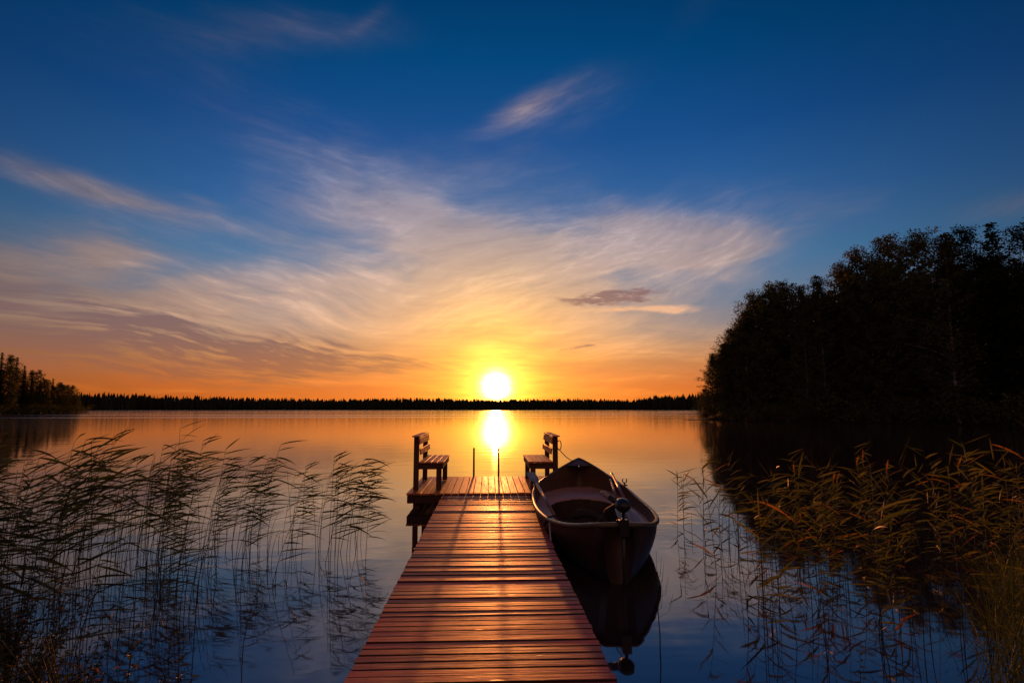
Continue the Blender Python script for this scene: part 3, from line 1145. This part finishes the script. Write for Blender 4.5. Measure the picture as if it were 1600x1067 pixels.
def headland_trees():
    rng = random.Random(11)
    G = 'trees on the wooded headland on the right'
    def ra(az): return lerp_tab([(19, 120), (20.5, 94), (21.5, 90), (25, 86), (33, 80), (45, 68), (60, 58), (80, 50)], az)
    tab = [(21.02, 2.0, 'birch', 'tiny low shrubby birch at the very tip of the right headland', 2, .8),
           (21.75, 5.42, 'birch', 'slim young birch standing out at the lake end of the right headland', 3, .62),
           (22.9, 6.4, 'birch', 'short leafy birch second from the lake end of the right headland', 4, .8),
           (23.7, 7.7, 'aspen', 'rounded tree where the right headland starts to rise from its tip', 5, .8),
           (24.8, 9.5, 'birch', 'brown lit birch on the rising left slope of the right headland', 4, .9),
           (25.7, 10.9, 'aspen', 'tree forming the left shoulder of the right headland skyline', 6, .9),
           (27.1, 11.62, 'aspen', 'broad tree at the first rounded summit of the right headland skyline', 5, 1.0),
           (28.35, 11.75, 'aspen', 'leafy tree just right of the first rounded summit of the headland', 6, 1.0),
           (29.7, 11.3, 'birch', 'lighter drooping birch with warm lit leaves in the headland front row', 3, .9),
           (31.15, 12.1, 'birch', 'tall drooping birch with brownish leaves below a notch in the headland skyline', 4, .85),
           (32.9, 12.85, 'aspen', 'tree beside the step up in the middle of the headland skyline', 7, .9),
           (34.1, 14.05, 'aspen', 'tall tree with a narrow peak left of the highest headland block', 6, .85),
           (36.45, 14.8, 'aspen', 'tree at the left corner of the highest part of the headland skyline', 6, 1.0),
           (38.55, 14.62, 'aspen', 'broad flat topped tree in the highest part of the headland skyline', 5, 1.1),
           (40.3, 14.4, 'birch', 'birch with a pale curved trunk in the dark high part of the headland', 2, 1.0),
           (41.55, 14.5, 'pine', 'pine with an open spiky top left of the tallest spruce', 4, .9),
           (43.35, 14.62, 'spruce', 'tallest pointed spruce near the right end of the headland skyline', 5, 1.15),
           (45.0, 13.9, 'pine', 'pine at the right edge of the picture beyond the tallest spruce', 4, 1.0),
           (47.2, 13.4, 'aspen', None, 4, 1.0), (49.5, 13.3, 'aspen', None, 4, 1.1), (52.5, 13.0, 'birch', None, 4, 1.1)]
    for az, el, kind, lab, dr, wd in tab:
        r_ = ra(az) + dr
        h = r_ * math.tan(R(el)) + 1.64
        plant_tree(kind, az, r_, h, lab or 'dark tree on the headland shore past the right edge', G if lab is None else G, rng, wd)
    deep = 'dark leafy tree crowded in the shade deep inside the headland wood'
    az = 23.5
    while az < 52:
        for dr, f in ((10, .82), (17, .84), (26, .80)):
            a = az + rng.uniform(-.6, .6)
            ei = lerp_tab([(t[0], t[1]) for t in tab], a)
            r_ = ra(a) + dr + rng.uniform(-1.5, 1.5)
            h = (r_ * math.tan(R(ei)) + 1.64) * f * rng.uniform(.93, 1.03)
            if a < 26 and dr > 20: continue
            plant_tree(rng.choice(['aspen', 'birch', 'aspen', 'spruce', 'pine'] if dr > 12 else ['aspen', 'birch']), a, r_, h, deep, G + ', inner rows', rng, 1.1)
        az += 2.15
    for a, dr, f in ((22.6, 6, .88), (23.3, 8, .9), (24.2, 7, .92), (25.3, 8, .9), (26.4, 8, .92), (27.8, 9, .93), (30.4, 8, .9), (33.6, 9, .9), (35.2, 8, .9)):
        ei = lerp_tab([(t[0], t[1]) for t in tab], a)
        plant_tree('aspen', a, ra(a) + dr, ((ra(a) + dr) * math.tan(R(ei)) + 1.64) * f, deep, G + ', inner rows', rng, 1.15)
    # bushes along the waterline
    az = 21.0
    k = 0
    while az < 50:
        r_ = ra(az) + rng.uniform(.6, 2.2)
        x, y = r_ * math.sin(R(az)), r_ * math.cos(R(az))
        o = bpy.data.objects.new('shore_bush', BUSH[k % len(BUSH)])
        COL.objects.link(o)
        o.location = (x, y, max(0, land(az, r_)) - .1)
        s_ = rng.uniform(1.2, 2.6) * (.55 if az < 23 else 1)
        o.scale = (s_, s_, s_ * rng.uniform(.7, 1.1))
        o.rotation_euler = (0, 0, rng.uniform(0, 6.28))
        tag(o, 'low dark bush at the waterline below the headland trees', 'bush', 'bushes along the headland waterline')
        az += rng.uniform(.9, 1.4)
        k += 1


def bush_mesh(seed):
    rng = random.Random(seed)
    vs, fs = [], []
    cl = [Vector((rng.gauss(0, .6), rng.gauss(0, .6), rng.uniform(.2, 1.3))) for _ in range(14)]
    for c in cl:
        for j in range(55):
            p = c + Vector((rng.gauss(0, .25), rng.gauss(0, .25), rng.gauss(0, .22)))
            if p.z > -.1: leaf_tri(vs, fs, p, rng.uniform(.08, .2), rng, .9)
    me = bpy.data.meshes.new('bush')
    me.from_pydata(vs, [], fs)
    me.materials.append(M['leaf'])
    return me


BUSH = [bush_mesh(i) for i in (1, 2, 3)]
headland_trees()


def left_trees():
    rng = random.Random(21)
    G = 'trees on the far wooded point on the left'
    def ra(az): return lerp_tab([(-80, 120), (-50, 190), (-42, 225), (-36, 262), (-34.5, 275)], az)
    tab = [(-45.5, 4.3, 'spruce', None), (-43.6, 4.4, 'aspen', None), (-42.0, 4.2, 'pine', None), (-40.6, 4.35, 'spruce', None),
           (-39.6, 4.35, 'spruce', 'tall dark spruce at the left edge of the picture on the far point'),
           (-39.05, 4.1, 'aspen', 'dark leafy tree next to the spruce at the left edge of the picture'),
           (-38.68, 4.05, 'spruce', 'slender spruce with a sharp tip inside the left far point'),
           (-38.2, 3.4, 'spruce', 'lower spruce just right of the sharp tipped one on the left point'),
           (-37.75, 3.0, 'aspen', 'rounded dark tree halfway along the left point'),
           (-37.35, 3.05, 'pine', 'bushy topped pine halfway down the left point skyline'),
           (-36.95, 2.4, 'aspen', 'low rounded tree below the bushy pine of the left point'),
           (-36.5, 2.45, 'spruce', 'small spruce rising alone near the end of the left point'),
           (-36.0, 2.15, 'aspen', 'third tree from the tip of the left point'),
           (-35.55, 1.95, 'aspen', 'second tree from the tip of the left point'),
           (-35.2, 1.9, 'aspen', 'last full tree at the tip of the left point'),
           (-34.85, 1.1, 'birch', 'very low tree at the water end of the left point')]
    for az, el, kind, lab in tab:
        r_ = ra(az) + rng.uniform(4, 9)
        plant_tree(kind, az, r_, r_ * math.tan(R(el)) + 1.64, lab or 'dark tree on the left point outside the picture', G, rng, .85)
    for i in range(24):
        az = -46 + 10.6 * i / 23
        r_ = ra(az) + rng.uniform(14, 34)
        ei = lerp_tab([(t[0], t[1]) for t in tab], az)
        plant_tree(rng.choice(['spruce', 'spruce', 'aspen', 'pine']), az, r_, (r_ * math.tan(R(ei)) + 1.64) * rng.uniform(.74, .95), 'dark tree in the back rows of the wood on the left point', G + ', back rows', rng, 1.0)
    for i in range(20):
        az = -42 + 7.5 * i / 19
        r_ = ra(az) + rng.uniform(1, 4)
        o = bpy.data.objects.new('shore_bush', BUSH[i % 3])
        COL.objects.link(o)
        s_ = rng.uniform(1.6, 2.8)
        o.location = (r_ * math.sin(R(az)), r_ * math.cos(R(az)), -.2)
        o.scale = (s_ * 1.2, s_ * 1.2, s_)
        tag(o, 'low dark bush on the shoreline of the far left point', 'bush', 'bushes on the far left point')


left_trees()


def far_wood():
    rng = random.Random(5)
    vs, fs = [], []
    for row in range(7):
        az = -62.0
        while az < 62:
            rf = 1080 + 30 * math.sin(az * .31) + 20 * math.sin(az * .9 + 2)
            r_ = rf + 5 + row * 14 + rng.uniform(-4, 4)
            x, y = r_ * math.sin(R(az)), r_ * math.cos(R(az))
            g = max(0, land(az, r_)) - .5
            ext = lerp_tab([(-50, 1.0), (-34, 1.42), (-27, 1.16), (-18, 1.04), (-8, 1.12), (0, 1.05), (6, 1.14), (10, 1.1), (14, 1.0), (16.5, 1.3), (18.5, 1.42), (20.5, 1.58), (24, 1.5), (50, 1.3)], az)
            h = rng.uniform(13.5, 20.5) * ext * (1.06 + .10 * mnoise.noise(Vector((az * 1.3, 0, 0)))) * (.78 + .035 * row)
            w_ = rng.uniform(1.9, 3.2)
            tall = rng.random() < .55
            i = len(vs)
            n = 6
            a0 = rng.uniform(0, 1)
            for z, rr in ((g, w_ * .9), (g + h * .35, w_), (g + h * (.7 if tall else .8), w_ * (.5 if tall else .8))):
                for k in range(n):
                    q = a0 + k * 2 * math.pi / n
                    j = rng.uniform(.7, 1.2)
                    vs.append((x + rr * j * math.cos(q), y + rr * j * math.sin(q), z + rng.uniform(-.6, .6) * (z > g)))
            vs.append((x, y, g + h))
            for L in range(2):
                for k in range(n):
                    fs.append((i + L * n + k, i + L * n + (k + 1) % n, i + (L + 1) * n + (k + 1) % n, i + (L + 1) * n + k))
            for k in range(n):
                fs.append((i + 2 * n + k, i + 2 * n + (k + 1) % n, i + 3 * n))
            az += rng.uniform(.10, .22)
    o = from_lists('far_forest', vs, fs, M['needle'])
    tag(o, 'distant dark conifer forest along the far shore of the lake', 'forest', kind='stuff')


far_wood()


# ------------------------------------------------------------------ reeds
def ribbon(vs, fs, mi, p, az, el, L, w_, droop, mat, seg=6, twist=0.0, fold=.25):
    d = Vector((math.cos(az) * math.cos(el), math.sin(az) * math.cos(el), math.sin(el)))
    side = Vector((-math.sin(az), math.cos(az), 0))
    i0 = len(vs)
    q = Vector(p)
    e = el
    for s_ in range(seg + 1):
        t = s_ / seg
        ww = w_ * max(.05, 2.05 * (t + .04) ** .55 * (1 - t) ** 1.05)
        sd = side * math.cos(twist + t * .5) + Vector((0, 0, 1)) * math.sin(twist + t * .5)
        up = Vector((0, 0, fold * ww))
        vs += [tuple(q - sd * ww * .5 + up), tuple(q), tuple(q + sd * ww * .5 + up)]
        e -= droop / seg
        d = Vector((math.cos(az) * math.cos(e), math.sin(az) * math.cos(e), math.sin(e)))
        q = q + d * (L / seg)
    for s_ in range(seg):
        a = i0 + s_ * 3
        fs += [(a, a + 1, a + 4, a + 3), (a + 1, a + 2, a + 5, a + 4)]
        mi += [mat, mat]


def stalk(vs, fs, mi, pts, rad, mat=1, seg=4):
    rg = []
    for i, p in enumerate(pts):
        r_ = rad * (1 - .6 * i / (len(pts) - 1))
        b_ = len(vs)
        for k in range(seg):
            a = k * 2 * math.pi / seg
            vs.append((p[0] + r_ * math.cos(a), p[1] + r_ * math.sin(a), p[2]))
        rg.append(b_)
    for a, b_ in zip(rg, rg[1:]):
        for k in range(seg):
            fs.append((a + k, a + (k + 1) % seg, b_ + (k + 1) % seg, b_ + k))
            mi.append(mat)


def reed_mesh(seed, style):
    rng = random.Random(seed)
    vs, fs, mi = [], [], []
    H = 1.2
    lean = rng.uniform(.0, .20) if style == 'wind' else rng.uniform(-.10, .14)
    ly = rng.uniform(-.05, .05)
    n = 10
    pts = []
    for i in range(n + 1):
        t = i / n
        pts.append((lean * t ** 2 * H * 1.1, ly * t * t, -.45 + (H + .45) * t))
    stalk(vs, fs, mi, pts, .0042)

    def at(t):
        f = t * n
        i = min(n - 1, int(f))
        a, b_ = Vector(pts[i]), Vector(pts[i + 1])
        return a + (b_ - a) * (f - i)
    if style == 'bare':
        for k in range(rng.randint(1, 3)):
            ribbon(vs, fs, mi, at(rng.uniform(.6, .95)), rng.uniform(-.8, .8), .6, rng.uniform(.12, .25), .012, .9, 0)
    elif style == 'wind':
        nl = rng.randint(10, 15)
        for k in range(nl):
            t = .48 + .52 * (k / (nl - 1)) ** .85
            az = rng.gauss(0, .40)
            L = rng.uniform(.24, .46) * (1.0 if t < .9 else .78)
            el = rng.gauss(.36, .24)
            ribbon(vs, fs, mi, at(t), az, el, L, rng.uniform(.015, .029), rng.uniform(.05, .55), 2 if rng.random() < .004 else 0, twist=rng.gauss(.9, .45))
    else:
        nl = rng.randint(11, 18)
        for k in range(nl):
            t = .30 + .70 * (k / (nl - 1))
            az = rng.gauss(0, .7) if rng.random() < .72 else math.pi + rng.gauss(0, .7)
            L = rng.uniform(.20, .38)
            el = rng.gauss(.55, .38)
            ribbon(vs, fs, mi, at(t), az, el, L, rng.uniform(.018, .040), rng.uniform(-.1, .6), 2 if rng.random() < .055 else 0, twist=rng.gauss(.6, .6))
        if rng.random() < .25:      # small plume
            for k in range(14):
                ribbon(vs, fs, mi, at(1) - Vector((0, 0, .10 * rng.random())), rng.uniform(0, 6.28), 1.2, .07, .008, .6, 1, 2)
    me = bpy.data.meshes.new('reed')
    me.from_pydata(vs, [], fs)
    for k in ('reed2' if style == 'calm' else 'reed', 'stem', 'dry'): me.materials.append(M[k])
    me.polygons.foreach_set('material_index', mi)
    return me


RW = [reed_mesh(100 + i, 'wind') for i in range(12)]
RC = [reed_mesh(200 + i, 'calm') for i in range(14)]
RB = [reed_mesh(300 + i, 'bare') for i in range(6)]


def reed(me, x, y, h, label, group, rng, rz=None):
    o = bpy.data.objects.new('reed', me)
    COL.objects.link(o)
    s_ = h / 1.2
    o.location = (x, y, 0)
    o.scale = (s_ ** .5, s_ ** .5, s_)
    o.rotation_euler = (rng.gauss(0, .03), rng.gauss(0, .04), rng.gauss(0, .22) if rz is None else rz)
    return tag(o, label, 'reed', group)


def reeds():
    rng = random.Random(77)
    GL, GR = 'reeds standing left of the pier', 'reeds standing right of the boat'
    LL = 'dark reed blown to the right in the dense bed left of the pier'
    LR = 'green brown reed standing in the bed right of the boat'
    # single ones that stand out
    for x, y, h, lab, p in ((-3.75, 7.2, 1.40, 'tallest reed of the left bed, its feathery top above the rest', 0),
                            (-1.72, 6.9, 1.08, 'tall reed at the pier end of the left bed, leaves stacked like flags', 3),
                            (-2.9, 7.5, 1.20, 'reed with a sharp bent top in the middle of the left bed', 5),
                            (-1.35, 6.6, .80, 'low reed of the left bed standing closest to the pier', 7)):
        reed(RW[p], x, y, h, lab, GL, rng, 0)
    n = 0
    while n < 164:
        y = rng.uniform(3.7, 7.9)
        xr = -1.42 - .12 * abs(y - 7)
        x = xr - 6.2 * rng.random() ** 1.05
        if x < -1.02 * y - .4: continue
        if x > -2.1 and rng.random() < .35: continue
        if x > -2.4 and y < 5.6: continue
        if x > -3.3 and y < 4.6 and rng.random() < .7: continue
        h = (1.0 + .32 * mnoise.noise(Vector((x * .9, y * .5, 0))) * 1.6 + rng.gauss(0, .13)) * (1.0 if y > 5 else .92)
        h = max(.5, min(1.34, h)) * (.80 if x > -2.3 else .9 if x > -2.9 else 1)
        if mnoise.noise(Vector((x * 1.5, y * .8, 5))) < -.22 and rng.random() < .6: continue
        me = rng.choice(RW) if rng.random() < .86 else rng.choice(RB)
        reed(me, x, y, h, LL, GL, rng)
        n += 1
    for x, y, h, lab, p in ((2.34, 5.95, 1.02, 'slim reed with a small plume, nearest to the boat stern', 1),
                            (6.0, 6.6, 1.22, 'tall reed with a hooked top against the dark reflection on the right', 4),
                            (2.05, 4.6, .72, 'small drooping reed close to the right side of the boat stern', 6)):
        reed(RC[p], x, y, h, lab, GR, rng)
    n = 0
    while n < 150:
        y = rng.uniform(3.7, 8.2)
        x = 2.05 + 6.2 * rng.random() ** 1.05
        if x > 1.08 * y + .6: continue
        if x < 2.5 and y > 5.3: continue
        if x > 5.5 and rng.random() < .3: continue
        if y < 4.6 and x < 3.0 and rng.random() < .5: continue
        h = rng.uniform(.55, 1.02) * (1 + .10 * max(0, x - 4))
        me = rng.choice(RC) if rng.random() < .84 else rng.choice(RB)
        reed(me, x, y, h, LR, GR, rng)
        n += 1
    # the rest of both beds: leafless stems and short shoots past counting
    vs, fs, mi = [], [], []
    for k in range(430):
        left = k % 5 < 3
        y = rng.uniform(3.5, 8.3)
        x = (-1.5 - 6 * rng.random()) if left else (2.0 + 6 * rng.random())
        if not left and x < 2.5 and y > 5.3: continue
        if left and x > -2.3 and rng.random() < .7: continue
        h = rng.uniform(.25, .95)
        ln, ly = (rng.uniform(.0, .25) if left else rng.gauss(0, .12)), rng.gauss(0, .08)
        kink = rng.uniform(.4, .9) if rng.random() < .2 else 2
        pts = []
        for i in range(6):
            t = i / 5
            zz = h * t if t < kink else h * kink - h * (t - kink) * .5
            pts.append((x + ln * h * t * t + (max(0, t - kink) * h * .9), y + ly * h * t, -.3 + (zz + .3 if i else 0)))
        stalk(vs, fs, mi, pts, .0036, 0, 3)
        if rng.random() < .45:
            ribbon(vs, fs, mi, Vector(pts[-2]), rng.gauss(0, .6), .5, rng.uniform(.1, .3), .016, .7, 1)
    o = from_lists('reed_stems', vs, fs, [M['stem'], M['reed']], mi=mi)
    tag(o, 'thin leafless reed stems filling the gaps of both reed beds', 'reed bed', kind='stuff')


reeds()


# ------------------------------------------------------------------ near bank
def grass():
    rng = random.Random(8)
    vs, fs, mi = [], [], []
    n = 0
    while n < 5200:
        x = rng.uniform(-5, 5)
        bl = bank_line(x)
        y = bl + rng.uniform(-.5, .55)
        if abs(x) < 1.15: continue
        if x > 0 and x < 2.9 and rng.random() < .9: continue
        if x < 0 and x > -1.5 and rng.random() < .4: continue
        hmax = .62 if x < 0 else .78
        h = rng.uniform(.15, hmax) * (.72 if x < -2.4 else .85 if x < 0 else 1 if x > 2.6 else .8)
        c = mnoise.noise(Vector((x * 1.6, y * 1.6, 3)))
        if c < -.12 and rng.random() < .7: continue
        z = max(-.05, min(.4, (bl - y) * .22))
        ribbon(vs, fs, mi, (x, y, z - .03), rng.uniform(0, 6.28) if rng.random() < .5 else rng.gauss(0, .6), rng.uniform(1.15, 1.5), h, rng.uniform(.005, .011), rng.uniform(.2, 1.1), 0, 5, rng.uniform(0, 3))
        n += 1
    o = from_lists('bank_grass', vs, fs, M['grass'], mi=mi)
    tag(o, 'long grass growing along the near shore at the bottom corners', 'grass', kind='stuff')


grass()


def leafy(seed, h, nst, spread, lf, mat, nl=16, w_=.02):
    """a small plant: stems with paired pointed leaves"""
    rng = random.Random(seed)
    vs, fs, mi = [], [], []
    for s_ in range(nst):
        a = rng.uniform(0, 6.28)
        hh = h * rng.uniform(.65, 1.0)
        sp = spread * rng.uniform(.2, 1)
        pts = [(math.cos(a) * sp * t ** 1.4, math.sin(a) * sp * t ** 1.4, -.05 + hh * t) for t in [i / 6 for i in range(7)]]
        stalk(vs, fs, mi, pts, .004, 1, 4)
        for k in range(nl):
            t = .2 + .8 * k / (nl - 1)
            f = t * 6
            i = min(5, int(f))
            p = Vector(pts[i]) + (Vector(pts[i + 1]) - Vector(pts[i])) * (f - i)
            ribbon(vs, fs, mi, p, k * 2.4 + rng.uniform(-.5, .5), rng.uniform(.1, .7), lf * rng.uniform(.6, 1.1) * (1.2 - .5 * t), w_, rng.uniform(.3, 1.1), 2 if rng.random() < .03 else 0, 4, rng.uniform(-.3, .3))
    me = bpy.data.meshes.new('plant')
    me.from_pydata(vs, [], fs)
    me.materials.append(M[mat])
    me.materials.append(M['stem'])
    me.materials.append(M['dry'])
    me.polygons.foreach_set('material_index', mi)
    return me


def plant(name, me, x, y, z, s_, label, cat, group=None, rz=0):
    o = bpy.data.objects.new(name, me)
    COL.objects.link(o)
    o.location = (x, y, z)
    o.scale = (s_, s_, s_)
    o.rotation_euler = (0, 0, rz)
    return tag(o, label, cat, group)


SH_ = [leafy(31, .95, 26, .55, .075, 'shrub', 26, .028), leafy(32, .85, 24, .5, .07, 'shrub', 26, .026)]
G = 'leafy bushes on the near bank at the lower left'
plant('shrub', SH_[0], -2.45, 3.25, .0, .8, 'dark small leaved bush filling the lower left corner', 'bush', G)
plant('shrub', SH_[1], -1.98, 3.0, .0, .7, 'dark bush just right of the one in the lower left corner', 'bush', G, 1)
plant('shrub', SH_[1], -2.95, 3.85, .0, .8, 'dark bush at the left edge behind the corner bush', 'bush', G, 2)
plant('shrub', SH_[0], -1.6, 2.85, .0, .52, 'low bush at the bottom edge left of the green shoots', 'bush', G, 3)
ST = [leafy(41, .9, 1, .08, .10, 'shoot', 15, .032), leafy(42, .8, 1, .1, .09, 'shoot', 14, .028)]
G = 'upright leafy shoots on the near bank'
plant('leafy_shoot', ST[0], -1.62, 3.25, .0, .75, 'lighter green upright shoot with paired leaves at the lower left', 'plant', G)
plant('leafy_shoot', ST[1], -1.48, 3.1, .0, .65, 'smaller green shoot just right of the tall one at the lower left', 'plant', G, 1)
plant('leafy_shoot', ST[1], -1.95, 3.35, .0, .95, 'green shoot with a ragged tip rising behind the lower left bushes', 'plant', G, 2)
plant('leafy_shoot', ST[0], 2.05, 3.25, .0, .55, 'small leafy shoot poking up at the bottom edge right of the pier', 'plant', G, 3)
vs, fs, mi = [], [], []
rng = random.Random(4)
stalk(vs, fs, mi, [(0, 0, -.4), (.01, 0, .1), (0, .01, .35), (.01, .01, .52)], .005, 0)
for k in range(12):
    z = .22 + .025 * k
    a = k * 2.4
    L = .22 - .012 * k
    stalk(vs, fs, mi, [(0, 0, z), (math.cos(a) * L * .35, math.sin(a) * L * .35, z + .04), (math.cos(a) * L * .5, math.sin(a) * L * .5, z + .16)], .0022, 0, 3)
o = from_lists('dry_weed', vs, fs, M['stem'], mi=mi)
o.location = (1.17, 4.05, 0)
tag(o, 'thin bare branched weed standing in the water beside the pier', 'plant')
